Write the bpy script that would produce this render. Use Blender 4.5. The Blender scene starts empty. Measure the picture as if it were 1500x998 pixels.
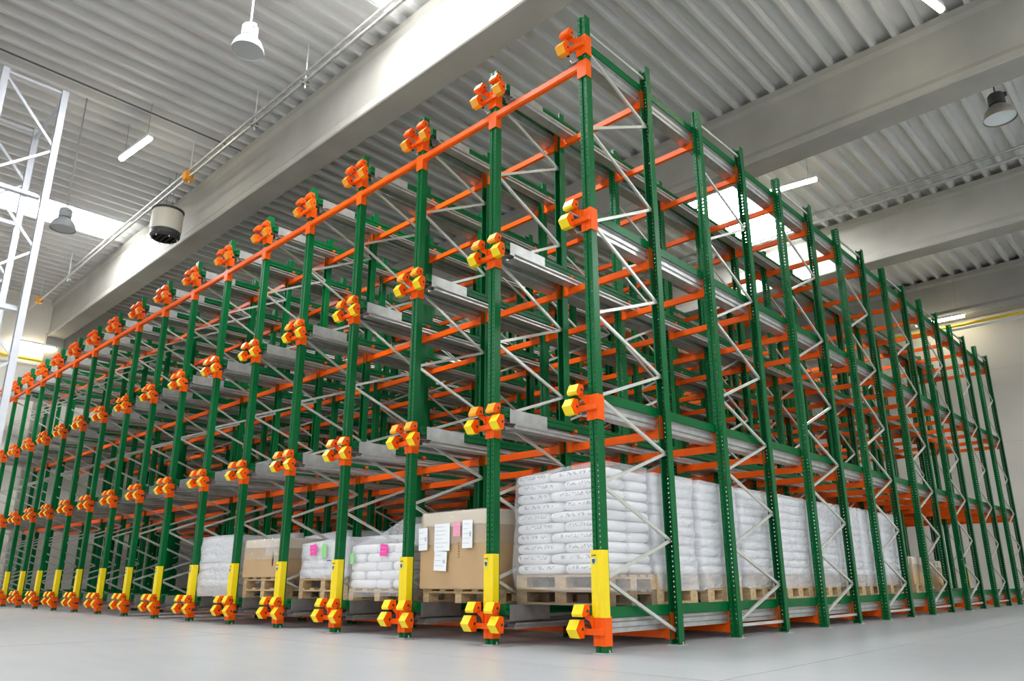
import bpy, bmesh, math, random
from mathutils import Vector, Matrix, noise

scene = bpy.context.scene
COL = scene.collection
random.seed(7)

# ------------------------------------------------------------------ camera
CAM = Vector((4.26502, -5.61075, 0.62035))
YAW, PITCH, ROLL, FPX, SX, SY = -0.754852, 0.285831, -0.0033206, 1088.626, 10.965, 31.705
fw = Vector((math.sin(YAW) * math.cos(PITCH), math.cos(YAW) * math.cos(PITCH), math.sin(PITCH)))
rt = Vector((math.cos(YAW), -math.sin(YAW), 0))
up = rt.cross(fw)
r2 = math.cos(ROLL) * rt + math.sin(ROLL) * up
u2 = -math.sin(ROLL) * rt + math.cos(ROLL) * up
cd = bpy.data.cameras.new('camera')
cam = bpy.data.objects.new('camera', cd)
COL.objects.link(cam)
M3 = Matrix((r2, u2, -fw)).transposed()
cam.matrix_world = Matrix.Translation(CAM) @ M3.to_4x4()
cd.sensor_fit = 'HORIZONTAL'
cd.sensor_width = 36.0
cd.lens = FPX / 1500 * 36
cd.shift_x = -SX / 1500
cd.shift_y = SY / 1500
cd.clip_end = 300
scene.camera = cam

# ------------------------------------------------------------------ light
SKYLIGHT_EMIT = 42.0
TUBE_EMIT = 26.0
w = bpy.data.worlds.new('daylight')
scene.world = w
w.use_nodes = True
bg = w.node_tree.nodes['Background']
bg.inputs[0].default_value = (0.90, 0.955, 1.0, 1)
bg.inputs[1].default_value = 1.35
vs = scene.view_settings
vs.view_transform = 'Standard'
vs.look = 'None'
vs.exposure = 0.15
vs.gamma = 1.0
vs.use_curve_mapping = False

# ------------------------------------------------------------------ materials
def mat(name, col, rough=0.5, metal=0.0, var=0.0, vscale=3.0, bump=0.0, bscale=40.0, emit=0.0, alpha=1.0, coat=0.0, spec=0.5, stretch=None):
    m = bpy.data.materials.new(name)
    m.use_nodes = True
    nt = m.node_tree
    N, L = nt.nodes, nt.links
    p = N['Principled BSDF']
    p.inputs['Base Color'].default_value = (*col, 1)
    p.inputs['Roughness'].default_value = rough
    p.inputs['Metallic'].default_value = metal
    p.inputs['Specular IOR Level'].default_value = spec
    p.inputs['Coat Weight'].default_value = coat
    if emit:
        p.inputs['Emission Color'].default_value = (*col, 1)
        p.inputs['Emission Strength'].default_value = emit
    if var or bump:
        tc = N.new('ShaderNodeTexCoord')
        src = tc.outputs['Object']
        if stretch:
            mp = N.new('ShaderNodeMapping')
            mp.inputs['Scale'].default_value = stretch
            L.new(src, mp.inputs[0])
            src = mp.outputs[0]
    if var:
        nz = N.new('ShaderNodeTexNoise')
        nz.inputs['Scale'].default_value = vscale
        nz.inputs['Detail'].default_value = 5
        L.new(src, nz.inputs['Vector'])
        mr = N.new('ShaderNodeMapRange')
        mr.inputs[1].default_value = 0.3
        mr.inputs[2].default_value = 0.7
        mr.inputs[3].default_value = 1 - var
        mr.inputs[4].default_value = 1 + var
        L.new(nz.outputs['Fac'], mr.inputs[0])
        vm = N.new('ShaderNodeVectorMath')
        vm.operation = 'SCALE'
        vm.inputs[0].default_value = col
        L.new(mr.outputs[0], vm.inputs['Scale'])
        L.new(vm.outputs[0], p.inputs['Base Color'])
    if bump:
        nb = N.new('ShaderNodeTexNoise')
        nb.inputs['Scale'].default_value = bscale
        nb.inputs['Detail'].default_value = 4
        L.new(src, nb.inputs['Vector'])
        bp = N.new('ShaderNodeBump')
        bp.inputs['Strength'].default_value = bump
        bp.inputs['Distance'].default_value = 0.02
        L.new(nb.outputs['Fac'], bp.inputs['Height'])
        L.new(bp.outputs[0], p.inputs['Normal'])
    return m

GREEN = mat('green_paint', (0.0, 0.112, 0.027), 0.33, spec=0.22, var=0.06, vscale=2)
ORANGE = mat('orange_paint', (0.86, 0.105, 0.002), 0.42, spec=0.2, var=0.05)
YELLOW = mat('yellow_paint', (0.88, 0.66, 0.0), 0.4, var=0.04)
YELLOW_SUN = mat('yellow_paint_sun_tone', (0.9, 0.36, 0.01), 0.4, var=0.04)  # yellow paint with the sun's orange tone put into its colour
GALV = mat('galvanized_steel', (0.52, 0.52, 0.50), 0.38, metal=0.75, var=0.12, vscale=9)
BRACE = mat('zinc_brace', (0.66, 0.66, 0.60), 0.4, metal=0.6, var=0.08)
DARK = mat('rubber_and_hole_shade', (0.02, 0.02, 0.022), 0.7)  # black rubber, also used as painted shade inside holes
WOOD = mat('pallet_wood', (0.50, 0.35, 0.19), 0.8, var=0.25, vscale=5, bump=0.15, bscale=60, stretch=(1, 6, 6))
WOODOLD = mat('weathered_wood', (0.22, 0.15, 0.09), 0.85, var=0.3, vscale=5, bump=0.15, bscale=60, stretch=(1, 6, 6))
CARD = mat('cardboard', (0.50, 0.33, 0.17), 0.75, var=0.07, vscale=2.5)
CARDLT = mat('pale_cardboard', (0.70, 0.59, 0.45), 0.6, var=0.10, vscale=3, bump=0.2, bscale=9)
PAPER = mat('white_paper', (0.85, 0.86, 0.86), 0.6)
PINK = mat('pink_paper', (0.85, 0.06, 0.36), 0.6)
PALEPINK = mat('pale_pink_paper', (0.85, 0.33, 0.45), 0.6)
LIME = mat('green_paper', (0.28, 0.66, 0.24), 0.6)
INK = mat('dark_ink', (0.05, 0.06, 0.08), 0.6)
NAVY = mat('navy_print', (0.015, 0.07, 0.14), 0.4)
SILVER = mat('pale_print', (0.6, 0.68, 0.75), 0.4)
CONC = mat('concrete_beam', (0.40, 0.38, 0.335), 0.75, var=0.12, vscale=0.9, bump=0.08, bscale=12)
DECK = mat('roof_deck', (0.68, 0.675, 0.66), 0.45, metal=0.1, var=0.04, vscale=1)
WALL = mat('wall_panel', (0.80, 0.75, 0.67), 0.7, var=0.03, vscale=0.6)
WHITEMETAL = mat('white_enamel', (0.82, 0.84, 0.85), 0.35)
GREYMETAL = mat('grey_enamel', (0.30, 0.31, 0.32), 0.45)
BLACKMETAL = mat('black_metal', (0.05, 0.05, 0.048), 0.5)
LENS = mat('lamp_lens', (0.42, 0.46, 0.46), 0.15)
LENSW = mat('pale_lamp_lens', (0.75, 0.8, 0.82), 0.15)
CREAM = mat('cream_enamel', (0.68, 0.64, 0.56), 0.4)
MAROON = mat('maroon_coil', (0.18, 0.01, 0.03), 0.4)
PIPEY = mat('yellow_pipe_paint', (0.85, 0.62, 0.02), 0.4)
ORBOX = mat('orange_plastic', (0.9, 0.35, 0.02), 0.4)
GALVRACK = mat('bright_galvanized', (0.62, 0.63, 0.67), 0.4, metal=0.35, var=0.05, vscale=6)
SKY = mat('skylight_pane', (0.95, 0.98, 1.0), 0.4, emit=SKYLIGHT_EMIT)
TUBE = mat('lit_tube', (1.0, 0.93, 0.68), 0.4, emit=TUBE_EMIT)
SACK = mat('white_sack', (0.80, 0.79, 0.80), 0.6, var=0.04, vscale=4, bump=0.5, bscale=7)

def upright_material():
    m = mat('perforated_green_steel', (0.0, 0.112, 0.027), 0.33, spec=0.22)
    nt = m.node_tree
    N, L = nt.nodes, nt.links
    p = N['Principled BSDF']
    tc = N.new('ShaderNodeTexCoord')
    sp = N.new('ShaderNodeSeparateXYZ')
    L.new(tc.outputs['Object'], sp.inputs[0])
    def mth(op, a, b=None, c=None):
        n = N.new('ShaderNodeMath')
        n.operation = op
        for k, v in enumerate((a, b, c)):
            if v is None: continue
            if isinstance(v, (int, float)): n.inputs[k].default_value = v
            else: L.new(v, n.inputs[k])
        return n.outputs[0]
    ax = mth('SUBTRACT', mth('ABSOLUTE', sp.outputs[0]), 0.031)
    zz = mth('SUBTRACT', mth('MODULO', mth('ADD', sp.outputs[2], 0.02), 0.05), 0.025)
    d2 = mth('ADD', mth('MULTIPLY', ax, ax), mth('MULTIPLY', zz, zz))
    hole = mth('MULTIPLY', mth('LESS_THAN', d2, 0.0085 ** 2), mth('LESS_THAN', sp.outputs[1], -0.038))
    L.new(mth('SUBTRACT', 1.0, hole), p.inputs['Alpha'])
    return m
PERF = upright_material()

def print_material(name, base, freq, rowh):
    """white sack fabric with rows of small printed marks"""
    m = mat(name, base, 0.6, bump=0.5, bscale=6)
    nt = m.node_tree
    N, L = nt.nodes, nt.links
    p = N['Principled BSDF']
    tc = N.new('ShaderNodeTexCoord')
    mp = N.new('ShaderNodeMapping')
    mp.inputs['Scale'].default_value = (freq, 3, freq * 1.2)
    L.new(tc.outputs['Object'], mp.inputs[0])
    oi = N.new('ShaderNodeObjectInfo')
    cx = N.new('ShaderNodeCombineXYZ')
    sc_ = N.new('ShaderNodeMath')
    sc_.operation = 'MULTIPLY'
    sc_.inputs[1].default_value = 90.0
    L.new(oi.outputs['Random'], sc_.inputs[0])
    L.new(sc_.outputs[0], cx.inputs[0])
    L.new(cx.outputs[0], mp.inputs['Location'])
    nz = N.new('ShaderNodeTexNoise')
    nz.inputs['Scale'].default_value = 1.0
    nz.inputs['Detail'].default_value = 1
    L.new(mp.outputs[0], nz.inputs['Vector'])
    sp = N.new('ShaderNodeSeparateXYZ')
    L.new(tc.outputs['Object'], sp.inputs[0])
    def mth(op, a, b):
        n = N.new('ShaderNodeMath')
        n.operation = op
        for k, v in enumerate((a, b)):
            if isinstance(v, (int, float)): n.inputs[k].default_value = v
            else: L.new(v, n.inputs[k])
        return n.outputs[0]
    zoff = mth('ABSOLUTE', mth('SUBTRACT', sp.outputs[2], 0.012), 0)
    band = mth('LESS_THAN', zoff, rowh)
    side = mth('LESS_THAN', mth('ABSOLUTE', sp.outputs[0], 0), 0.2)
    f = mth('MULTIPLY', mth('MULTIPLY', mth('GREATER_THAN', nz.outputs['Fac'], 0.53), band), side)
    f = mth('MULTIPLY', f, 0.6)
    mx = N.new('ShaderNodeMix')
    mx.data_type = 'RGBA'
    mx.inputs['A'].default_value = (*base, 1)
    mx.inputs['B'].default_value = (0.07, 0.08, 0.12, 1)
    L.new(f, mx.inputs['Factor'])
    L.new(mx.outputs['Result'], p.inputs['Base Color'])
    return m
SACKP = print_material('printed_white_sack', (0.84, 0.83, 0.84), 54, 0.017)

def film_material(name, tint, opac, bscale=7.0, bstr=0.75):
    m = bpy.data.materials.new(name)
    m.use_nodes = True
    nt = m.node_tree
    N, L = nt.nodes, nt.links
    p = N['Principled BSDF']
    p.inputs['Base Color'].default_value = (*tint, 1)
    p.inputs['Roughness'].default_value = 0.09
    tc = N.new('ShaderNodeTexCoord')
    mp = N.new('ShaderNodeMapping')
    mp.inputs['Rotation'].default_value = (0.5, 0.4, 0.3)
    mp.inputs['Scale'].default_value = (1, 1, 2.4)
    L.new(tc.outputs['Object'], mp.inputs[0])
    nz = N.new('ShaderNodeTexNoise')
    nz.inputs['Scale'].default_value = bscale
    nz.inputs['Detail'].default_value = 5
    nz.inputs['Distortion'].default_value = 0.8
    L.new(mp.outputs[0], nz.inputs['Vector'])
    bp = N.new('ShaderNodeBump')
    bp.inputs['Strength'].default_value = bstr
    bp.inputs['Distance'].default_value = 0.05
    L.new(nz.outputs['Fac'], bp.inputs['Height'])
    L.new(bp.outputs[0], p.inputs['Normal'])
    tr = N.new('ShaderNodeBsdfTransparent')
    mx = N.new('ShaderNodeMixShader')
    mx.inputs[0].default_value = opac
    L.new(tr.outputs[0], mx.inputs[1])
    L.new(p.outputs[0], mx.inputs[2])
    L.new(mx.outputs[0], N['Material Output'].inputs[0])
    return m
FILM = film_material('stretch_film', (0.88, 0.88, 0.90), 0.245, 7.0, 0.6)
FILMDENSE = film_material('dense_stretch_film', (0.87, 0.87, 0.89), 0.48, 5.0)
FILMCLEAR = film_material('clear_film', (0.80, 0.78, 0.75), 0.22, 5.0)

def floor_material():
    m = mat('polished_concrete', (0.47, 0.48, 0.49), 0.3, var=0.04, vscale=0.7)
    nt = m.node_tree
    N, L = nt.nodes, nt.links
    p = N['Principled BSDF']
    tc = N.new('ShaderNodeTexCoord')
    mp = N.new('ShaderNodeMapping')
    mp.inputs['Rotation'].default_value = (0, 0, 0.75)
    mp.inputs['Scale'].default_value = (0.5, 3.0, 1)
    L.new(tc.outputs['Object'], mp.inputs[0])
    nz = N.new('ShaderNodeTexNoise')
    nz.inputs['Scale'].default_value = 1.6
    nz.inputs['Detail'].default_value = 2
    L.new(mp.outputs[0], nz.inputs['Vector'])
    mr = N.new('ShaderNodeMapRange')
    mr.inputs[1].default_value = 0.3
    mr.inputs[2].default_value = 0.7
    mr.inputs[3].default_value = 0.29
    mr.inputs[4].default_value = 0.34
    L.new(nz.outputs['Fac'], mr.inputs[0])
    L.new(mr.outputs[0], p.inputs['Roughness'])
    return m
FLOOR = floor_material()

# ------------------------------------------------------------------ mesh helpers
class MB:
    def __init__(s):
        s.v, s.f, s.mi = [], [], []
    def poly(s, vs, faces, m=0):
        o = len(s.v)
        s.v += [tuple(q) for q in vs]
        for f in faces:
            s.f.append(tuple(o + k for k in f))
            s.mi.append(m)
        return s
    def box(s, x0, x1, y0, y1, z0, z1, m=0):
        vs = [(x, y, z) for z in (z0, z1) for y in (y0, y1) for x in (x0, x1)]
        return s.poly(vs, [(0, 2, 3, 1), (4, 5, 7, 6), (0, 1, 5, 4), (2, 6, 7, 3), (0, 4, 6, 2), (1, 3, 7, 5)], m)
    def prism(s, pts, axis, a, b, m=0, mcap=None):
        """closed polygon extruded along axis from a to b; pts in the two other axes in order"""
        n = len(pts)
        def mk(p, t):
            q = list(p)
            q.insert(axis, t)
            return q
        vs = [mk(p, a) for p in pts] + [mk(p, b) for p in pts]
        s.poly(vs, [(k, (k + 1) % n, n + (k + 1) % n, n + k) for k in range(n)], m)
        mc = m if mcap is None else mcap
        s.poly([mk(p, a) for p in pts], [tuple(range(n))[::-1]], mc)
        s.poly([mk(p, b) for p in pts], [tuple(range(n))], mc)
        return s
    def sheet(s, path, t, axis, a, b, m=0):
        """thin folded sheet following an open path"""
        off = []
        n = len(path)
        for k in range(n):
            p = Vector(path[k])
            d0 = (Vector(path[k]) - Vector(path[k - 1])).normalized() if k else None
            d1 = (Vector(path[k + 1]) - Vector(path[k])).normalized() if k < n - 1 else None
            n0 = Vector((-d0.y, d0.x)) if d0 else None
            n1 = Vector((-d1.y, d1.x)) if d1 else None
            if n0 and n1:
                q = (n0 + n1).normalized()
                q = q / max(0.4, q.dot(n0))
            else:
                q = n0 or n1
            off.append(tuple(p + q * t))
        pts = [tuple(p) for p in path]
        # quads strip so that caps stay planar pieces
        for k in range(n - 1):
            s.prism([pts[k], pts[k + 1], off[k + 1], off[k]], axis, a, b, m)
        return s
    def tube(s, p, q, r, n=10, m=0, r1=None):
        p, q = Vector(p), Vector(q)
        d = (q - p).normalized()
        a = d.orthogonal().normalized()
        b = d.cross(a)
        r1 = r if r1 is None else r1
        vs = []
        for c, rr in ((p, r), (q, r1)):
            for k in range(n):
                t = 2 * math.pi * k / n
                vs.append(c + a * (rr * math.cos(t)) + b * (rr * math.sin(t)))
        fs = [(k, (k + 1) % n, n + (k + 1) % n, n + k) for k in range(n)] + [tuple(range(n))[::-1], tuple(range(n, 2 * n))]
        return s.poly(vs, fs, m)
    def lathe(s, prof, n=28, m=0, c=(0, 0, 0)):
        vs = []
        for r, z in prof:
            for k in range(n):
                t = 2 * math.pi * k / n
                vs.append((c[0] + r * math.cos(t), c[1] + r * math.sin(t), c[2] + z))
        fs = []
        for j in range(len(prof) - 1):
            for k in range(n):
                fs.append((j * n + k, j * n + (k + 1) % n, (j + 1) * n + (k + 1) % n, (j + 1) * n + k))
        return s.poly(vs, fs, m)
    def add(s, other, mtx):
        o = len(s.v)
        s.v += [tuple(mtx @ Vector(q)) for q in other.v]
        s.f += [tuple(o + k for k in f) for f in other.f]
        s.mi += other.mi
        return s
    def mesh(s, name, mats, smooth=False):
        me = bpy.data.meshes.new(name)
        me.from_pydata(s.v, [], s.f)
        for m in (mats if isinstance(mats, (list, tuple)) else [mats]):
            me.materials.append(m)
        me.polygons.foreach_set('material_index', s.mi)
        if smooth:
            me.polygons.foreach_set('use_smooth', [True] * len(me.polygons))
        bm = bmesh.new()
        bm.from_mesh(me)
        bmesh.ops.recalc_face_normals(bm, faces=bm.faces)
        bm.to_mesh(me)
        bm.free()
        me.update()
        return me

def ob(name, me, parent=None, loc=(0, 0, 0), rot=(0, 0, 0), scale=(1, 1, 1), label=None, cat=None, group=None, kind=None):
    o = bpy.data.objects.new(name, me)
    COL.objects.link(o)
    o.location = loc
    o.rotation_euler = rot
    o.scale = scale
    if parent is not None:
        o.parent = parent
    if label: o['label'] = label
    if cat: o['category'] = cat
    if group: o['group'] = group
    if kind: o['kind'] = kind
    return o

def smooth_by_angle(o):
    return o

# ------------------------------------------------------------------ dimensions
P = 1.4                     # lane pitch along the front
NL = 18                     # upright lines
A_, B_ = 1.2076, 1.2386     # frame depth, gap between frames
ROWS = [(j // 2) * (A_ + B_) + (j % 2) * A_ for j in range(16)]
HT = 6.75
LZ = [0.0, 2.03, 4.02, 6.165]
XL, YB = -25.35, 22.05      # left and back wall faces
XR, YF = 26.0, -24.0
ZD = 10.42                  # underside of the roof deck ribs
BEAMS_Y = [(-5.75, -5.1), (1.15, 1.7), (7.75, 8.4), (14.75, 15.38), (21.2, 21.85)]

# ------------------------------------------------------------------ setting
ob('floor', MB().box(XL - .3, XR, YF, YB + .3, -.2, 0).mesh('floor', FLOOR), label='polished pale grey concrete warehouse floor', cat='floor', kind='structure')
jm = MB()
for x in (-18.3, -11.6, -5.0, 1.68, 8.4):
    jm.box(x - .004, x + .004, YF, YB, 0, .0012)
for y in (-14.2, -7.4, -1.05, 20.2):
    jm.box(XL, XR, y - .003, y + .003, 0, .0012)
fl = bpy.data.objects['floor']
ob('floor_joint', jm.mesh('floor_joint', mat('joint_filler', (0.30, 0.30, 0.30), 0.7)), fl)

dk = MB()
x = XL - .3
path = []
while x < XR:
    path += [(x, ZD + .15), (x + .25, ZD + .15), (x + .285, ZD), (x + .37, ZD)]
    x += .405
for k in range(len(path) - 1):
    (xa, za), (xb, zb) = path[k], path[k + 1]
    dk.poly([(xa, YF, za), (xb, YF, zb), (xb, YB + .3, zb), (xa, YB + .3, za)], [(0, 1, 2, 3)])
    dk.poly([(xa, YF, za + .3), (xb, YF, zb + .3), (xb, YB + .3, zb + .3), (xa, YB + .3, za + .3)], [(3, 2, 1, 0)])
deck_me = bpy.data.meshes.new('ceiling')
deck_me.from_pydata(dk.v, [], dk.f)
deck_me.materials.append(DECK)
ceil = ob('ceiling', deck_me, label='light grey corrugated steel roof deck', cat='ceiling', kind='structure')
sj = MB().box(-11.14, -11.115, -5.1, 1.15, ZD - .03, ZD + .01)
ob('deck_seam', sj.mesh('deck_seam', mat('dark_seam', (0.16, 0.16, 0.15), 0.7)), ceil)

wl = ob('wall_left', MB().box(XL - .3, XL, YF, YB + .3, 0, ZD + .3).mesh('wall_left', WALL), label='plain cream end wall at the left of the hall', cat='wall', kind='structure')
wb = ob('wall_back', MB().box(XL, XR, YB, YB + .3, 0, ZD + .3).mesh('wall_back', WALL), label='plain cream wall behind the racking', cat='wall', kind='structure')
seam = MB()
for z in (2.4, 4.8, 7.2):
    seam.box(XL, XR, YB - .004, YB, z - .008, z + .008)
SEAM = mat('wall_seam', (0.70, 0.655, 0.585), 0.8)
ob('panel_joint', seam.mesh('panel_joint', SEAM), wb)
seam = MB()
for z in (2.4, 4.8, 7.2):
    seam.box(XL, XL + .004, YF, YB, z - .008, z + .008)
ob('panel_joint', seam.mesh('panel_joint', SEAM), wl)

beam_words = ['concrete roof beam running over the camera', 'nearest concrete roof beam in view, crossing the upper left', 'second concrete roof beam, crossing the upper right corner', 'third concrete roof beam, above the far end of the rack', 'last concrete roof beam, along the back wall']
for k, (y0, y1) in enumerate(BEAMS_Y):
    c = (y0 + y1) / 2
    h = (y1 - y0) / 2
    wv = h - .07
    pts = [(c - h + .02, 9.0), (c + h - .02, 9.0), (c + h, 9.02), (c + h, 9.14), (c + wv, 9.26), (c + wv, 10.2), (c + h, 10.28), (c + h, ZD), (c - h, ZD), (c - h, 10.28), (c - wv, 10.2), (c - wv, 9.26), (c - h, 9.14), (c - h, 9.02)]
    ob('roof_beam', MB().prism(pts, 0, XL, XR).mesh('roof_beam', CONC), label=beam_words[k], cat='beam', kind='structure')
    ob('wall_column', MB().box(XL, XL + .2, c - .28, c + .28, 0, 9.0).mesh('wall_column', CONC), label=['concrete wall column at the far left end beside the camera', 'concrete wall column under the nearest roof beam', 'concrete wall column under the second roof beam', 'concrete wall column under the third roof beam', 'concrete wall column in the far left corner'][k], cat='column', kind='structure')

def skylight(n, x0, x1, y0, y1, words):
    e = ob('window_%d' % n, MB().box(x0, x1, y0, y1, ZD - .06, ZD - .05).mesh('pane', SKY), label=words, cat='skylight', kind='structure')
    fr = MB()
    t = .07
    fr.box(x0 - t, x0, y0 - t, y1 + t, ZD - .09, ZD).box(x1, x1 + t, y0 - t, y1 + t, ZD - .09, ZD)
    fr.box(x0, x1, y0 - t, y0, ZD - .09, ZD).box(x0, x1, y1, y1 + t, ZD - .09, ZD)
    ob('window_frame', fr.mesh('window_frame', WHITEMETAL), e)
n = 1
for sx_, tx in ((-17.6, 'far left'), (-4.15, 'middle'), (9.3, 'right'), (22.5, 'far right')):
    for (ya, yb), ty in (((-3.2, .62), 'in front of the nearest roof beam'), ((10.5, 14.2), 'between the second and third roof beams'), ((-16.9, -13.1), 'behind the camera')):
        skylight(n, sx_ - .72, sx_ + .72, ya, yb, '%s bright white roof skylight %s' % (tx, ty))
        n += 1

# ------------------------------------------------------------------ the rack
rack = ob('pallet_rack', None, label='large green and orange pallet shuttle rack, four levels high, filling the hall', cat='rack')

# upright: open channel, web towards -Y, centre groove
UP = [(.040, .042), (.050, .042), (.050, -.045), (.018, -.045), (.012, -.031), (-.012, -.031), (-.018, -.045), (-.050, -.045), (-.050, .042), (-.040, .042)]
up_me = MB().sheet(UP, .003, 2, 0.008, HT).mesh('upright', PERF)
foot_me = MB().box(-.075, .075, -.075, .075, 0, .008).tube((.062, .0, .008), (.062, 0, .03), .009, 6).tube((-.062, 0, .008), (-.062, 0, .03), .009, 6).mesh('foot_plate', [GALV])
guard_me = MB().sheet([(-.064, .02), (-.064, -.062), (-.024, -.062), (-.018, -.056), (.018, -.056), (.024, -.062), (.064, -.062), (.064, .02)], -.004, 2, .30, .885).mesh('column_guard', YELLOW)
sh = [(-.017, .018), (.017, .018), (.017, -.004), (.011, -.018), (0, -.028), (-.011, -.018), (-.017, -.004)]
st = MB()
st.prism([(a * 1.35 - .034, b * 1.3 + .79) for a, b in sh], 1, -.0685, -.0665, 1)
st.prism([(a - .034, b + .788) for a, b in sh], 1, -.0700, -.0685, 0)
for q in (-.052, -.036, -.024, -.012):
    st.box(q - .004, q + .004, -.0685, -.0665, .832, .844, 2)
sticker_me = st.mesh('guard_sticker', [NAVY, SILVER, INK])

for i in range(NL):
    for j in range(16):
        u = ob('upright', up_me, rack, (-P * i, ROWS[j], 0), (0, 0, math.pi if j % 2 else 0))
        if j == 0 or i == 0:
            ob('foot_plate', foot_me, u)
        if j == 0:
            ob('column_guard', guard_me, u)
            if i < 11:
                ob('guard_sticker', sticker_me, u, label='dark blue shield sticker')
        elif j == 15:
            ob('column_guard', guard_me, u)

# bracing
br_me = MB().sheet([(-.012, .016), (.012, .016), (.012, -.016), (-.012, -.016)], -.0025, 2, 0, 1).mesh('brace', BRACE)
E0 = [6.35, 5.33, 4.21, 3.20, 2.34, 1.49, .63]
O0 = [5.91, 4.79, 3.63, 2.76, 1.91, 1.01, .135]
E1 = [5.91, 4.86, 3.78, 2.75, 1.86, .99, .164]
O1 = [5.42, 4.32, 3.22, 2.30, 1.43, .56]
def frame_segments(k):
    y0, y1 = ROWS[2 * k] + .03, ROWS[2 * k + 1] - .03
    seg = [((y0, 6.60), (y1, 6.60))]
    if k == 0:
        for a in range(7):
            seg.append(((y0, E0[a]), (y1, O0[a])))
            if a < 6:
                seg.append(((y1, O0[a]), (y0, E0[a + 1])))
    else:
        for a in range(6):
            seg.append(((y0, E1[a]), (y1, O1[a])))
            seg.append(((y1, O1[a]), (y0, E1[a + 1])))
        seg.append(((y0, .13), (y1, .13)))
    return seg
stuff_br = MB()
brunit = MB().sheet([(-.012, .016), (.012, .016), (.012, -.016), (-.012, -.016)], -.0025, 2, 0, 1)
count = 0
for i in range(NL):
    for k in range(8):
        for (ya, za), (yb, zb) in frame_segments(k):
            dy, dz = yb - ya, zb - za
            ln = math.hypot(dy, dz)
            ang = math.atan2(-dy, dz)
            if (i == 0) or (k == 0 and i < 14):
                ob('brace', br_me, rack, (-P * i, ya, za), (ang, 0, 0), (1, 1, ln))
                count += 1
            else:
                mt = Matrix.Translation((-P * i, ya, za)) @ Matrix.Rotation(ang, 4, 'X') @ Matrix.Diagonal((1, 1, ln, 1))
                stuff_br.add(brunit, mt)
ob('interior_bracing', stuff_br.mesh('interior_bracing', BRACE), rack, kind='stuff')

# cross beams with end brackets (origin at the left upright of the lane)
def beam_mb():
    b = MB()
    b.prism([(-.025, .06), (.025, .06), (.025, .15), (-.005, .15), (-.005, .135), (-.025, .135)], 0, .05, P - .05)
    return b
arc = [(.135 - .062 * math.sin(math.radians(t)), .212 + .055 * math.cos(math.radians(t))) for t in range(0, 181, 30)]
brk_pts = [(.05, .05), (.05, .307), (.178, .307), (.178, .278)] + arc + [(.15, .15), (.12, .05)]
def brk_mb():
    b = MB()
    b.prism(brk_pts, 1, -.027, .020)
    b.box(.0495, .058, -.04, .04, .05, .307)
    return b
beam_me = beam_mb().mesh('cross_beam', ORANGE)
bb = beam_mb().add(brk_mb(), Matrix.Identity(4)).add(brk_mb(), Matrix.Translation((P, 0, 0)) @ Matrix.Rotation(math.pi, 4, 'Z'))
beamfull_me = bb.mesh('cross_beam', ORANGE)
brk_me = brk_mb().mesh('beam_bracket', ORANGE)
cells = []
for i in range(NL - 1):
    for j in range(1, 16):
        for l in range(4):
            c = Vector((-P * (i + .5), ROWS[j], LZ[l] + .1))
            vis = (c - CAM).length
            cells.append((vis + (0 if (i < 2 or j < 3) else 6), i, j, l))
cells.sort()
stuff_bm = MB()
for n_, (vis, i, j, l) in enumerate(cells):
    loc = (-P * (i + 1), ROWS[j], LZ[l])
    if n_ < 140:
        o = ob('cross_beam', beam_me, rack, loc)
        ob('beam_bracket', brk_me, o)
        ob('beam_bracket', brk_me, o, (P, 0, 0), (0, 0, math.pi))
    elif n_ < 280:
        ob('cross_beam', beamfull_me, rack, loc)
    else:
        stuff_bm.add(bb, Matrix.Translation(loc))
ob('far_cross_beams', stuff_bm.mesh('far_cross_beams', ORANGE), rack, kind='stuff')

# front tie beam at the top of the entry side
tie_me = MB().box(.055, P - .055, -.052, -.002, 6.06, 6.15).box(.055, P - .055, -.060, -.052, 6.075, 6.135).mesh('tie_beam', ORANGE)
tcon_me = MB().sheet([(-.058, .03), (-.058, -.056), (.058, -.056), (.058, .03)], -.005, 2, 5.94, 6.155).mesh('tie_connector', ORANGE)
for i in range(NL - 1):
    o = ob('tie_beam', tie_me, rack, (-P * (i + 1), 0, 0))
    ob('tie_connector', tcon_me, o)
    if i == 0:
        ob('tie_connector', tcon_me, o, (P, 0, 0))

# rails: green pallet rail and galvanized shuttle rail, d = distance from the upright line
Y0, Y1 = .02, ROWS[15] + .05
def rail_meshes(s):
    def q(pts): return [(s * a, z) for a, z in pts]
    g = MB()
    # path in (x, z) extruded along y
    pts = [(.060, .287), (.060, .385), (.162, .385), (.162, .350), (.154, .342), (.154, .325), (.162, .317), (.162, .287)]
    g.prism(q(pts), 1, Y0, Y1)
    k = 0
    while Y0 + 1.5 + k * 2.446 < Y1:
        yy = Y0 + 1.5 + k * 2.446
        g.box(min(s * .059, s * .166), max(s * .059, s * .166), yy, yy + .03, .30, .388)
        k += 1
    z = MB()
    zp = [(.070, .283), (.105, .283), (.105, .252), (.088, .240), (.088, .205), (.105, .193), (.105, .155), (.240, .155), (.240, .178), (.262, .195), (.262, .212)]
    z.sheet(q(zp), .003, 1, Y0 + .05, Y1)
    pl = MB()
    a0, a1 = sorted((s * .164, s * .170))
    pl.box(a0, a1, .08, .69, .235, .3845)
    a0, a1 = sorted((s * .107, s * .170))
    pl.box(a0, a1, .08, .69, .228, .235)
    return g.mesh('pallet_rail', GREEN), z.mesh('shuttle_rail', GALV), pl.mesh('entry_plate', GALV)
RM = {1: rail_meshes(1), -1: rail_meshes(-1)}
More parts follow.
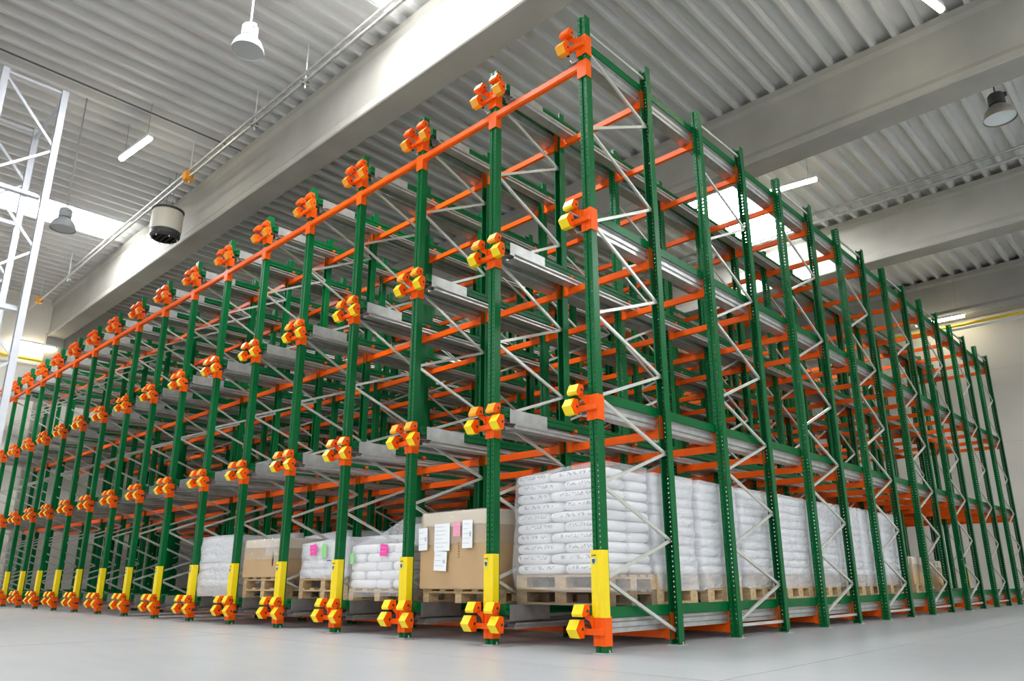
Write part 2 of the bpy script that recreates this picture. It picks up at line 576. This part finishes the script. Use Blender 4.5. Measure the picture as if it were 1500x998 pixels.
for i in range(NL):
    for l in range(4):
        for s in (1, -1):
            if (i == 0 and s == 1) or (i == NL - 1 and s == -1): continue
            g, z, pl = RM[s]
            ob('pallet_rail', g, rack, (-P * i, 0, LZ[l]))
            o = ob('shuttle_rail', z, rack, (-P * i, 0, LZ[l]))
            ob('entry_plate', pl, o)

# entry stops
def stop_mb(sides):
    b = MB()
    b.sheet([(-.060, .045), (-.060, -.058), (-.020, -.058), (-.014, -.050), (.014, -.050), (.020, -.058), (.060, -.058), (.060, .045)], -.005, 2, .062, .312)
    x0 = -.19 if -1 in sides else -.06
    x1 = .19 if 1 in sides else .06
    b.box(x0, x1, -.105, -.062, .155, .207)
    for s in sides:
        pts = [(s * .055, .20), (s * .055, .312), (s * .10, .318), (s * .105, .365), (s * .165, .365), (s * .165, .325), (s * .125, .285), (s * .085, .265)]
        b.prism(pts, 1, -.085, -.064)
        b.box(*sorted((s * .115, s * .165)), -.11, -.07, .33, .365)
        # rear tie to the rail
        b.tube((s * .20, -.112, .181), (s * .20, -.04, .181), .012, 8, 1)
        b.tube((s * .215, -.095, .19), (s * .215, -.01, .19), .016, 8, 1)
    return b
stop_mes = {}
for key in ((-1,), (1,), (-1, 1)):
    stop_mes[key] = stop_mb(key).mesh('entry_stop', [ORANGE, DARK])
LOWP = [(-.215, .200), (-.160, .280), (-.100, .280), (-.092, .200), (-.100, .124), (-.160, .124)]
UPP = [(-.205, .332), (-.165, .412), (-.095, .412), (-.088, .375), (-.105, .345), (-.150, .308), (-.195, .308)]
def wedge(pts, xw, mfront, hole):
    b = MB()
    n = len(pts)
    # outer folded plate
    b.prism(pts, 0, -xw, xw, 0, 1)
    cy = sum(p[0] for p in pts) / n
    cz = sum(p[1] for p in pts) / n
    for s in (-1, 1):
        b.prism([(cy + (p[0] - cy) * .82, cz + (p[1] - cz) * .82) for p in pts], 0, *sorted((s * xw, s * (xw + .004))), 1)
        b.tube((s * xw, cy + .012, cz), (s * (xw + .006), cy + .012, cz), .014 * hole, 8, 2)  # no real opening: dark disc paints the shade inside a side hole
    return b.mesh('guide_wedge', [mfront, ORANGE, DARK])
W = {('l', 'y'): wedge(LOWP, .058, YELLOW, 1), ('l', 'a'): wedge(LOWP, .058, YELLOW_SUN, 1), ('u', 'y'): wedge(UPP, .060, YELLOW, 1), ('u', 'a'): wedge(UPP, .060, YELLOW_SUN, 1), ('u', 'o'): wedge(UPP, .060, ORANGE, 1)}
for i in range(NL):
    sides = [s for s in (-1, 1) if not ((i == 0 and s == 1) or (i == NL - 1 and s == -1))]
    for l in range(4):
        o = ob('entry_stop', stop_mes[tuple(sides)], rack, (-P * i, 0, LZ[l]))
        for s in sides:
            lc = 'y' if l < 3 else 'a'
            uc = 'y' if (l == 0 or (i == 0 and l < 3)) else ('a' if l < 3 else 'o')
            ob('guide_wedge', W[('l', lc)], o, (s * .195, 0, 0))
            ob('guide_wedge', W[('u', uc)], o, (s * .135, 0, 0))

# ------------------------------------------------------------------ pallets
PW, PD = 1.2, .8
def pal_mesh(name, dims):
    return {m: MB().box(-dims[0] / 2, dims[0] / 2, -dims[1] / 2, dims[1] / 2, 0, dims[2]).mesh(name, mm) for m, mm in (('n', WOOD), ('o', WOODOLD))}
def pallet_parts(w_, d_):
    """deck boards run across the lane (X), blocks 3x3, bottom skids along X"""
    L = []
    for k, wd in enumerate((.145, .10, .145, .10, .145)):
        y = -d_ / 2 + .0725 + k * (d_ - .145) / 4
        L.append(('deck_board', (w_, wd, .022), (0, y, .122)))
    for xx in (-w_ / 2 + .0725, 0, w_ / 2 - .0725):
        L.append(('stringer_board', (.145, d_, .022), (xx, 0, .100)))
        for yy in (-d_ / 2 + .05, 0, d_ / 2 - .05):
            L.append(('block', (.145, .10, .078), (xx, yy, .022)))
    for yy in (-d_ / 2 + .05, 0, d_ / 2 - .05):
        L.append(('skid', (w_, .10, .022), (0, yy, 0)))
    return L
def cross_parts(w_, d_):
    """same pallet turned a quarter: deck board ends face the aisle"""
    return [(nm, (d[1], d[0], d[2]), (p[1], p[0], p[2])) for nm, d, p in pallet_parts(d_, w_)]
cache = {}
def pallet(x, y, z, words, look='n', turned=False, w_=PW, d_=PD):
    e = ob('wooden_pallet', None, None, (x, y, z), label=words, cat='pallet', group='wooden pallets in the bottom lanes')
    for nm, dim, pos in (cross_parts(w_, d_) if turned else pallet_parts(w_, d_)):
        key = (nm, dim)
        if key not in cache:
            cache[key] = pal_mesh(nm, dim)
        ob(nm, cache[key][look], e, pos)
    return e

def film_box(x0, x1, y0, y1, z0, z1, seed, amp=.012, top=None, flare=0.0, skirt=0.0, nz=22, nu=72, rr=6.0, taper=.0):
    """closed, slightly crumpled film cover; top(u, v) gives extra height"""
    b = MB()
    cx, cy, hx, hy = (x0 + x1) / 2, (y0 + y1) / 2, (x1 - x0) / 2, (y1 - y0) / 2
    def ring(t):
        c, s = math.cos(t), math.sin(t)
        return (math.copysign(abs(c) ** (2 / rr), c), math.copysign(abs(s) ** (2 / rr), s))
    so = Vector((seed * 7.3, seed * 3.1, seed * 1.7))
    rows = []
    for k in range(nz + 1):
        f = k / nz
        row = []
        for a in range(nu):
            # even spacing around the box
            t = 2 * math.pi * a / nu
            tt = t + .32 * math.sin(4 * t) / 1.6
            u, v = ring(tt)
            px, py = cx + hx * u, cy + hy * v
            th = top(u, v) if top else 0
            pz = z0 + (z1 + th - z0) * f
            sc = 1 - taper * f
            px, py = cx + (px - cx) * sc, cy + (py - cy) * sc
            if flare and u < 0:
                px -= flare * (-u) * math.exp(-((f - .22) / .18) ** 2)
            nn = noise.noise(Vector((px * 5, py * 5, pz * 7)) + so) * amp + noise.noise(Vector((px * 16, py * 16, pz * 20)) + so) * amp * .5
            if k == 0 and skirt:
                pz += skirt * noise.noise(Vector((px * 6, py * 6, 0)) + so)
            row.append((px + nn * u, py + nn * v, pz + (nn * .6 if k == nz else 0)))
        rows.append(row)
    o = [v for r in rows for v in r]
    fs = []
    for k in range(nz):
        for a in range(nu):
            fs.append((k * nu + a, k * nu + (a + 1) % nu, (k + 1) * nu + (a + 1) % nu, (k + 1) * nu + a))
    # top: inner rings
    base = nz * nu
    vs = list(o)
    prev = base
    for ringk, sc in enumerate((.75, .5, .25)):
        st_ = len(vs)
        for a in range(nu):
            q = rows[nz][a]
            px, py = cx + (q[0] - cx) * sc, cy + (q[1] - cy) * sc
            th = top((px - cx) / hx, (py - cy) / hy) if top else 0
            vs.append((px, py, z1 + th + .012 + noise.noise(Vector((px * 5, py * 5, 3)) + so) * amp * 1.2))
        for a in range(nu):
            fs.append((prev + a, prev + (a + 1) % nu, st_ + (a + 1) % nu, st_ + a))
        prev = st_
    th = top(0, 0) if top else 0
    vs.append((cx, cy, z1 + th + .012))
    for a in range(nu):
        fs.append((prev + a, prev + (a + 1) % nu, len(vs) - 1))
    b.poly(vs, fs)
    return b

def pillow(name, lx, ly, lz, m, e=9.0):
    """rounded sack"""
    nu, nv = 14, 10
    b = MB()
    vs = []
    for k in range(nv + 1):
        ph = -math.pi / 2 + math.pi * k / nv
        for a in range(nu):
            th = 2 * math.pi * a / nu + math.pi / nu
            c, s = math.cos(th), math.sin(th)
            cp, sp = math.cos(ph), math.sin(ph)
            f = lambda v, ee: math.copysign(abs(v) ** (2 / ee), v)
            vs.append((lx / 2 * f(c, e) * f(cp, 4.5), ly / 2 * f(s, e) * f(cp, 4.5), lz / 2 * f(sp, 3.2)))
    fs = [(k * nu + a, k * nu + (a + 1) % nu, (k + 1) * nu + (a + 1) % nu, (k + 1) * nu + a) for k in range(nv) for a in range(nu)]
    b.poly(vs, fs)
    return b.mesh(name, m, smooth=True)

sk = {}
def sack(parent, x, y, z, lx, ly, lz, m, rz=0.0):
    key = (round(lx, 3), round(ly, 3), round(lz, 3), m.name)
    if key not in sk:
        sk[key] = pillow('sack', lx, ly, lz, m)
    return ob('sack', sk[key], parent, (x, y, z), (random.uniform(-.012, .012), random.uniform(-.012, .012), rz + random.uniform(-.015, .015)))

ORD = ['front', 'second', 'third', 'fourth', 'fifth', 'sixth', 'seventh', 'eighth', 'last']
GR = 'white wrapped sack stacks in the right-hand lane'
CX0 = -.72
starts = [.27, 1.06, 2.08, 3.08, 4.12, 5.12, 6.12, 7.12, 8.10]
RT = .385
for k, ys_ in enumerate(starts):
    cy = ys_ + .4
    where = 'front' if k == 0 else ORD[k]
    pallet(CX0, cy, RT, 'lower wooden pallet of the %s white sack stack along the right side' % where, 'o' if k == 0 else 'n', turned=(k > 0))
    pallet(CX0, cy, RT + .1445, 'film-covered upper wooden pallet of the %s white sack stack along the right side' % where, 'n', turned=(k > 0))
    zt = RT + .29
    e = ob('sack_stack', None, None, (CX0, cy, zt), label='%s white film-wrapped stack of printed sacks counted along the right side' % ('foremost' if k == 0 else ORD[k]), cat='sacks', group=GR)
    lay = 10 if k != 4 else 10
    hh = (1.70 - zt) / lay
    for a in range(lay):
        split = (.46, .72) if a % 2 else (.65, .53)
        x0 = -.59
        for wd in split:
            for q in (-1, 1):
                sack(e, x0 + wd / 2, (q * .2 - .025) if k == 0 else q * .2 + .03 if k == 1 else q * .23 - .012, hh * (a + .5), wd - .004, .395 if k < 2 else .46, hh + .016, SACKP)
            x0 += wd
    fb = film_box(-.622 if k == 0 else -.606, .612, (-.442, -.385)[k] if k < 2 else -.485, .36 if k == 0 else .46, -.15, 1.70 - zt + .018, k + 1, amp=.014, flare=.032 if k == 0 else 0.0, skirt=.05, rr=16, top=(lambda u, v: .035 * u) if k == 0 else None)
    ob('film_wrap', fb.mesh('film_wrap', FILM if k == 0 else FILMDENSE, smooth=True), e, label='glossy clear stretch film')

def sheet_label(parent, x, y, z, w_, h_, m, rot=0.0, lines=0, ink=None):
    """flat paper sticker on a face that looks towards -Y"""
    b = MB().box(-w_ / 2, w_ / 2, -.002, .0, -h_ / 2, h_ / 2, 0)
    for q in range(lines):
        zz = h_ / 2 - (q + .8) * h_ / (lines + .8)
        ww = w_ * random.uniform(.45, .85)
        b.box(-w_ * .43, -w_ * .43 + ww, -.0028, -.002, zz - .0025, zz + .0025, 1)
    if ink:
        b.box(w_ * .2, w_ * .38, -.0028, -.002, -h_ * .1, h_ * .08, 1)
    return ob('paper_label', b.mesh('paper_label', [m, mat_ink]), parent, (x, y, z), (0, rot, 0))
mat_ink = mat('faded_ink', (0.50, 0.52, 0.57), 0.6)

def carton(x0, x1, y0, y1, z0, z1, lid, words, seed):
    e = ob('cardboard_carton', None, None, ((x0 + x1) / 2, (y0 + y1) / 2, z0), label=words, cat='carton', group='cardboard cartons on pallets')
    hx, hy, h = (x1 - x0) / 2, (y1 - y0) / 2, z1 - z0
    bm = bmesh.new()
    bmesh.ops.create_cube(bm, size=1)
    bmesh.ops.scale(bm, vec=(2 * hx, 2 * hy, h - .004), verts=bm.verts)
    bmesh.ops.translate(bm, vec=(0, 0, h / 2 - .002), verts=bm.verts)
    bmesh.ops.bevel(bm, geom=bm.edges[:], offset=.008, segments=2, affect='EDGES')
    me = bpy.data.meshes.new('carton_body')
    bm.to_mesh(me)
    bm.free()
    me.materials.append(CARD)
    ob('carton_body', me, e)
    # lid sleeve with a wavy lower rim
    lb = film_box(-hx - .012, hx + .012, -hy - .012, hy + .012, h - lid, h + .008, seed, amp=.006, nz=8, rr=14, skirt=.05)
    ob('carton_lid', lb.mesh('carton_lid', CARDLT, smooth=True), e)
    fb = film_box(-hx - .022, hx + .022, -hy - .022, hy + .022, h - lid * 2.3, h + .018, seed + 3, amp=.008, nz=12, rr=14, skirt=.01)
    ob('film_wrap', fb.mesh('film_wrap', FILMCLEAR, smooth=True), e, label='band of clear stretch film')
    return e, hx, hy, h

# lane 1 : big carton
pallet(-2.1, .56, RT, 'wooden pallet under the large labelled carton next to the front sack stack', turned=True)
e, hx, hy, h = carton(-2.68, -1.53, .08, 1.05, RT + .145, 1.36, .15, 'large brown cardboard carton with several white papers, between yellow guards', 21)
yy = -hy - .033
sheet_label(e, -.49, yy, .55, .155, .25, PAPER, -.03, 3, True)
sheet_label(e, -.16, yy, .56, .26, .30, PAPER, 0, 6)
sheet_label(e, -.18, yy, .30, .21, .21, PAPER, .05, 3, True)
sheet_label(e, .085, yy, .64, .12, .16, PALEPINK, .04, 3)
sheet_label(e, .26, yy, .58, .16, .30, PAPER, 0, 5, True)
vt = MB()
for q in range(6):
    vt.box(-.012, .012, -.002, 0, -.03 * q - .018, -.03 * q, 0)
ob('stamped_print', vt.mesh('stamped_print', mat('stamp_ink', (0.36, 0.20, 0.09), .8)), e, (.09, -hy - .002, .50))

def bag_load(name_words, x0, x1, y0, y1, z0, layers, hh, nx, ny, seed, top, filmmat, amp, skirt=.05, zskirt=-.02, m=None):
    e = ob('bag_stack', None, None, ((x0 + x1) / 2, (y0 + y1) / 2, z0), label=name_words, cat='bags', group='white wrapped bag stacks behind the front guards')
    hx, hy = (x1 - x0) / 2, (y1 - y0) / 2
    wx, wy = 2 * hx / nx, 2 * hy / ny
    for a in range(layers):
        sh_ = (a % 2) * wx * .3 - wx * .15
        for q in range(nx):
            for r in range(ny):
                if 0 < q < nx - 1 and 0 < r < ny - 1 and a < layers - 1: continue
                xx = -hx + wx * (q + .5) + sh_ * (0 if q in (0, nx - 1) else 1)
                sack(e, xx, -hy + wy * (r + .5), hh * (a + .5), wx + .01, wy + .01, hh + .02, m or SACK)
    fb = film_box(-hx - .03, hx + .03, -hy - .03, hy + .03, zskirt, layers * hh + .02, seed, amp=amp, top=top, skirt=skirt, rr=13)
    ob('film_wrap', fb.mesh('film_wrap', filmmat, smooth=True), e, label='crumpled stretch film')
    return e, hx, hy

# lane 2 : small white bags, film rising to the right
pallet(-3.5, .50, RT, 'wooden pallet half covered by film under the lumpy white bags', turned=True)
e, hx, hy = bag_load('lumpy stack of small white bags, film top rising to the right', -4.08, -2.92, .10, .90, RT + .146, 5, .105, 4, 3, 31, lambda u, v: .16 + .15 * math.tanh(2.2 * (u - .15)) + .03 * v, FILM, .02, .09, -.10)
sheet_label(e, -.50, -hy - .05, .36, .08, .13, LIME, -.15)
sheet_label(e, .16, -hy - .05, .45, .15, .14, PINK, .05, 2)
pallet(-3.5, 1.48, RT, 'wooden pallet under the white block behind the lumpy bags', turned=True)
bag_load('taller white wrapped block standing behind the lumpy white bags', -4.08, -2.92, 1.08, 1.88, RT + .146, 7, .118, 3, 2, 37, None, FILMDENSE, .012)
# lane 3
pallet(-4.9, .62, RT, 'bottom wooden pallet under the white stack with pink and green notes', turned=True)
pallet(-4.9, .62, RT + .1445, 'upper wooden pallet directly under the white stack with pink and green notes', turned=True)
e, hx, hy = bag_load('white wrapped stack with a pink and a green note side by side', -5.48, -4.32, .22, 1.02, RT + .29, 4, .115, 2, 2, 41, lambda u, v: .03 * u, FILMDENSE, .018, .03, -.02)
sheet_label(e, -.20, -hy - .06, .36, .16, .14, PINK, -.12, 2)
sheet_label(e, .07, -hy - .06, .345, .11, .18, LIME, 0)
sheet_label(e, .20, -hy - .055, .21, .10, .015, INK, 0)
pallet(-4.9, 1.60, RT, 'wooden pallet under the smooth white block behind the pink and green notes', turned=True)
bag_load('smooth white wrapped block behind the stack with pink and green notes', -5.48, -4.32, 1.2, 2.0, RT + .146, 6, .118, 2, 2, 43, None, FILMDENSE, .012)
# lane 4
pallet(-6.3, .50, RT, 'lower of the two wooden pallets under the carton with a dark slit', turned=True)
pallet(-6.3, .50, RT + .1445, 'upper of the two wooden pallets under the carton with a dark slit', turned=True)
e, hx, hy, h = carton(-6.88, -5.72, .06, .94, RT + .29, 1.21, .12, 'brown cardboard carton with torn film and a dark slit', 51)
ob('hand_slit', MB().prism([(.30 + .022 * math.cos(t * math.pi / 6), .26 + .11 * math.sin(t * math.pi / 6)) for t in range(12)], 1, -hy - .004, -hy + .01).mesh('hand_slit', DARK), e)  # dark plate painted as the shade inside the hand hole
tf = film_box(.14, .48, -hy - .05, -hy + .02, .30, .50, 55, amp=.03, nz=10, nu=40)
ob('torn_film', tf.mesh('torn_film', FILM, smooth=True), e, label='crumpled torn film')
pallet(-6.3, 1.50, RT, 'wooden pallet under the white block behind the slit carton', turned=True)
bag_load('white wrapped block behind the carton with the dark slit', -6.88, -5.72, 1.1, 1.9, RT + .146, 6, .133, 2, 2, 57, lambda u, v: .03 * u, FILMDENSE, .02)
# lane 5
pallet(-7.7, .45, RT, 'wooden pallet under the leftmost grey-white wrapped stack', turned=True)
bag_load('leftmost grey-white wrapped stack with horizontal layers', -8.3, -7.12, .03, .86, RT + .146, 6, .128, 2, 2, 61, None, FILMDENSE, .016, .04, -.13)
pallet(-7.7, 1.42, RT, 'wooden pallet under the block behind the leftmost wrapped stack', turned=True)
bag_load('grey-white wrapped block behind the leftmost wrapped stack', -8.28, -7.12, 1.02, 1.82, RT + .146, 7, .12, 2, 2, 63, None, FILMDENSE, .016)
# far cartons at the end of the right lane
pallet(-.72, 9.85, RT, 'wooden pallet under the far small carton beyond the white stacks', turned=True)
carton(-1.3, -.14, 9.45, 10.2, RT + .146, 1.0, .12, 'small pale carton at the far end beyond the white stacks', 71)
pallet(-.72, 11.3, RT, 'wooden pallet under the farthest carton in the right lane', turned=True)
carton(-1.3, -.14, 10.9, 11.65, RT + .146, .95, .12, 'farthest cardboard carton in the right lane, half hidden by uprights', 73)

# ------------------------------------------------------------------ lamps and services
def deckz(x):
    u = (x - (XL - .3)) % .405
    if u < .25: return ZD + .15
    if u < .285: return ZD + .15 * (.285 - u) / .035
    if u < .37: return ZD
    return ZD + .15 * (u - .37) / .035
def high_bay(x, y, z, sc, words, mshade, mhouse, mlens):
    e = ob('high_bay_lamp', None, None, (x, y, z), label=words, cat='lamp', group='hanging high bay lamps')
    prof = [(.235, 0), (.24, .01), (.225, .07), (.19, .15), (.14, .21), (.10, .24), (.095, .235), (.13, .20), (.18, .14), (.215, .065), (.228, .012)]
    ob('lamp_shade', MB().lathe([(r * sc, zz * sc) for r, zz in prof]).mesh('lamp_shade', mshade, smooth=True), e)
    ob('lamp_lens', MB().lathe([(.001, .03 * sc), (.12 * sc, .027 * sc), (.222 * sc, .02 * sc)]).mesh('lamp_lens', mlens, smooth=True), e)
    hs = MB().lathe([(.001, .23 * sc), (.09 * sc, .23 * sc), (.095 * sc, .25 * sc), (.12 * sc, .26 * sc), (.12 * sc, .42 * sc), (.10 * sc, .45 * sc), (.001, .45 * sc)])
    hs.box(.11 * sc, .15 * sc, -.03, .03, .37 * sc, .43 * sc)
    ob('ballast_housing', hs.mesh('ballast_housing', mhouse), e)
    ob('rod', MB().tube((0, 0, .45 * sc), (0, 0, deckz(x) - .002 - z), .014, 8).mesh('rod', mhouse), e)
high_bay(-4.972, -1.63, 8.13, .98, 'white high bay lamp hanging at the top left', WHITEMETAL, WHITEMETAL, LENS)
high_bay(-11.77, -2.0, 7.45, 1.0, 'grey high bay lamp in front of the left skylight', GREYMETAL, GREYMETAL, LENS)
high_bay(2.50, 9.9, 9.18, 1.22, 'dark high bay lamp hanging behind the second roof beam', mat('taupe_enamel', (0.30, 0.27, 0.22), .5), BLACKMETAL, LENSW)

def tube_light(p, q, words, wires=True):
    p, q = Vector(p), Vector(q)
    e = ob('tube_light', None, None, p, label=words, cat='light', group='fluorescent tube lights')
    d = q - p
    n = Vector((0, 0, 1))
    s = d.normalized().cross(n)
    hb = MB()
    vs = []
    for t in (Vector(), d):
        for a, b in ((-.05, .03), (.05, .03), (.05, .10), (-.05, .10)):
            vs.append(t + s * a + n * b)
    hb.poly(vs, [(0, 1, 2, 3), (7, 6, 5, 4), (0, 4, 5, 1), (1, 5, 6, 2), (2, 6, 7, 3), (3, 7, 4, 0)])
    ob('light_housing', hb.mesh('light_housing', WHITEMETAL), e)
    ob('diffuser', MB().tube(d * .01, d * .99, .055, 10).mesh('diffuser', TUBE), e)
    if wires:
        for f in (.12, .88):
            c = d * f
            ob('hanger_wire', MB().tube(c + n * .1, Vector((c.x, c.y, deckz(p.x + c.x) - .002 - p.z)), .006, 5).mesh('hanger_wire', GREYMETAL), e)
tube_light((-12.09, -1.08, 9.6), (-10.77, -.96, 9.6), 'lit tube light hanging under the deck at the upper left')
tube_light((-2.75, 10.18, 9.6), (-1.25, 10.41, 9.6), 'lit tube light above the rack between second and third beams')
tube_light((2.05, 4.9, 9.6), (2.42, 6.52, 9.6), 'lit tube light at the top right edge before the second beam')
tube_light((XL + .25, .2, 8.6), (XL + .25, 1.45, 8.6), 'lit tube light on the left end wall below the beam', False)
tube_light((-2.3, 21.02, 8.9), (-.81, 21.02, 8.88), 'lit tube light by the back wall at the far right')

# conduits along the beams
c1 = ob('conduit', MB().tube((XL, .3, 9.62), (XR, .3, 9.62), .032, 10).mesh('conduit', GALV), label='lower steel conduit running beside the nearest roof beam', cat='pipe')
ob('conduit', MB().tube((-20.0, .30, 9.80), (XR, .30, 9.80), .03, 10).mesh('conduit', GALV), label='upper steel conduit running beside the nearest roof beam', cat='pipe')
ob('conduit', MB().tube((XL, 13.5, 10.05), (XR, 13.5, 10.05), .04, 10).mesh('conduit', GALV), label='lower steel conduit in front of the third roof beam', cat='pipe')
ob('conduit', MB().tube((XL, 13.5, 10.30), (XR, 13.5, 10.30), .04, 10).mesh('conduit', GALV), label='upper steel conduit in front of the third roof beam', cat='pipe')
rodw = ['hanger rod nearest the white lamp carrying the conduits', 'second hanger rod from the white lamp carrying the conduits', 'thin hanger rod at the right orange junction box', 'hanger rod near the left end of the conduits', 'hanger rod at the left orange junction box']
for xx, wd in zip((-6.83, -8.77, -11.84, -20.4, -23.3), rodw):
    r = ob('hanger_rod', MB().tube((xx, .33, 9.5), (xx, .33, deckz(xx)), .014, 6).mesh('hanger_rod', WHITEMETAL), label=wd, cat='rod', group='conduit hanger rods')
    ob('clamp', MB().box(xx - .03, xx + .03, .25, .41, 9.575, 9.59).box(xx - .03, xx + .03, .25, .41, 9.655, 9.67).mesh('clamp', GALV), r)
for xx, wd in ((-11.85, 'orange junction box on the conduit at the upper left'), (-23.3, 'orange junction box on the conduit near the left wall')):
    j = ob('junction_box', MB().box(xx - .09, xx + .09, .22, .40, 9.55, 9.76).mesh('junction_box', ORBOX), label=wd, cat='box')
    ob('box_cover', MB().box(xx - .07, xx + .07, .21, .22, 9.57, 9.74).mesh('box_cover', ORBOX), j)
ob('gas_pipe', MB().tube((-10, 21.1, 8.62), (XR, 21.1, 8.62), .045, 10).mesh('gas_pipe', PIPEY), label='yellow gas pipe along the back wall at the right', cat='pipe')
ob('water_pipe', MB().tube((-10, 21.15, 8.50), (XR, 21.15, 8.50), .04, 10).mesh('water_pipe', WHITEMETAL), label='white pipe just below the yellow pipe on the back wall', cat='pipe')
ob('gas_pipe', MB().tube((XL + .12, -12, 8.10), (XL + .12, 9, 8.10), .05, 10).mesh('gas_pipe', PIPEY), label='yellow gas pipe on the left end wall', cat='pipe')
ob('water_pipe', MB().tube((XL + .1, -12, 7.92), (XL + .1, 9, 7.92), .04, 10).mesh('water_pipe', WHITEMETAL), label='white pipe below the yellow pipe on the left end wall', cat='pipe')

# fan heater
fh = ob('fan_heater', None, None, (-13.5, .55, 8.88), label='round cream fan heater with dark underside hanging by the nearest beam', cat='heater')
ob('drum', MB().lathe([(.34, .0), (.36, .02), (.36, .50), (.345, .53), (.33, .50), (.33, 0)], 36).mesh('drum', CREAM, smooth=False), fh)
ob('top_rim', MB().lathe([(.345, .53), (.375, .54), (.375, .58), (.001, .59)], 36).mesh('top_rim', BLACKMETAL), fh)
ob('outlet_ring', MB().lathe([(.345, .04), (.345, -.11), (.30, -.17), (.27, -.17), (.30, -.10), (.33, .03)], 36).mesh('outlet_ring', BLACKMETAL), fh)
ob('heating_coil', MB().lathe([(.329, .0), (.27, .12), (.18, .16), (.001, .16)], 30).mesh('heating_coil', MAROON), fh)
fin = MB()
for k in range(5):
    fin.box(-.29, .29, -.24 + k * .12 - .006, -.24 + k * .12 + .006, -.16, -.10)
ob('louvre', fin.mesh('louvre', BLACKMETAL), fh)
for k in range(6):
    t = k * math.pi / 3
    ob('bolt', MB().tube((.29 * math.cos(t), .29 * math.sin(t), -.16), (.29 * math.cos(t), .29 * math.sin(t), -.21), .012, 6).mesh('bolt', WHITEMETAL), fh)
for s in (-1, 1):
    ob('hanger_rod', MB().tube((s * .2, 0, .58), (s * .2, 0, deckz(-13.5 + s * .2) - 8.88), .008, 5).mesh('hanger_rod', GREYMETAL), fh)

# ------------------------------------------------------------------ galvanized rack at the left edge
gr = ob('steel_rack', None, None, (-9.8, -3.25, 0), label='tall bare galvanized steel rack standing at the left edge', cat='rack')
gup = MB().sheet([(.03, .05), (.055, .05), (.055, -.05), (.018, -.05), (.012, -.035), (-.012, -.035), (-.018, -.05), (-.055, -.05), (-.055, .05), (-.03, .05)], .003, 2, 0, 9.25).mesh('upright', GALVRACK)
gb = MB().sheet([(-.015, .022), (.015, .022), (.015, -.022), (-.015, -.022)], -.003, 2, 0, 1).mesh('brace', GALVRACK)
for x_ in (0, -1.75):
    ya, yb = -.475, .45
    ob('upright', gup, gr, (x_, ya, 0))
    ob('upright', gup, gr, (x_, yb, 0), (0, 0, math.pi))
    seg = [((ya, 9.2), (yb, 9.2))]
    z = 9.15
    k = 0
    while z > .6:
        seg.append(((ya, z), (yb, z - 1.08)))
        seg.append(((yb, z - 1.12), (ya, z - 1.92)))
        z -= 1.96
    for (y_a, za), (y_b, zb) in seg:
        dy, dz = y_b - y_a, zb - za
        ob('brace', gb, gr, (x_, y_a, za), (math.atan2(-dy, dz), 0, 0), (1, 1, math.hypot(dy, dz)))
for zb in (1.5, 3.2, 5.0, 7.1):
    for x_ in (-.12, -1.63):
        r = ob('support_rail', MB().sheet([(-.06, .10), (-.06, -.02), (.06, -.02), (.06, .03)], .004, 1, -.9, .40).mesh('support_rail', GALVRACK), gr, (x_, 0, zb))
ob('cross_beam', MB().box(-1.70, -.05, -.02, .02, 9.02, 9.12).mesh('cross_beam', GALVRACK), gr, (0, .45, 0))
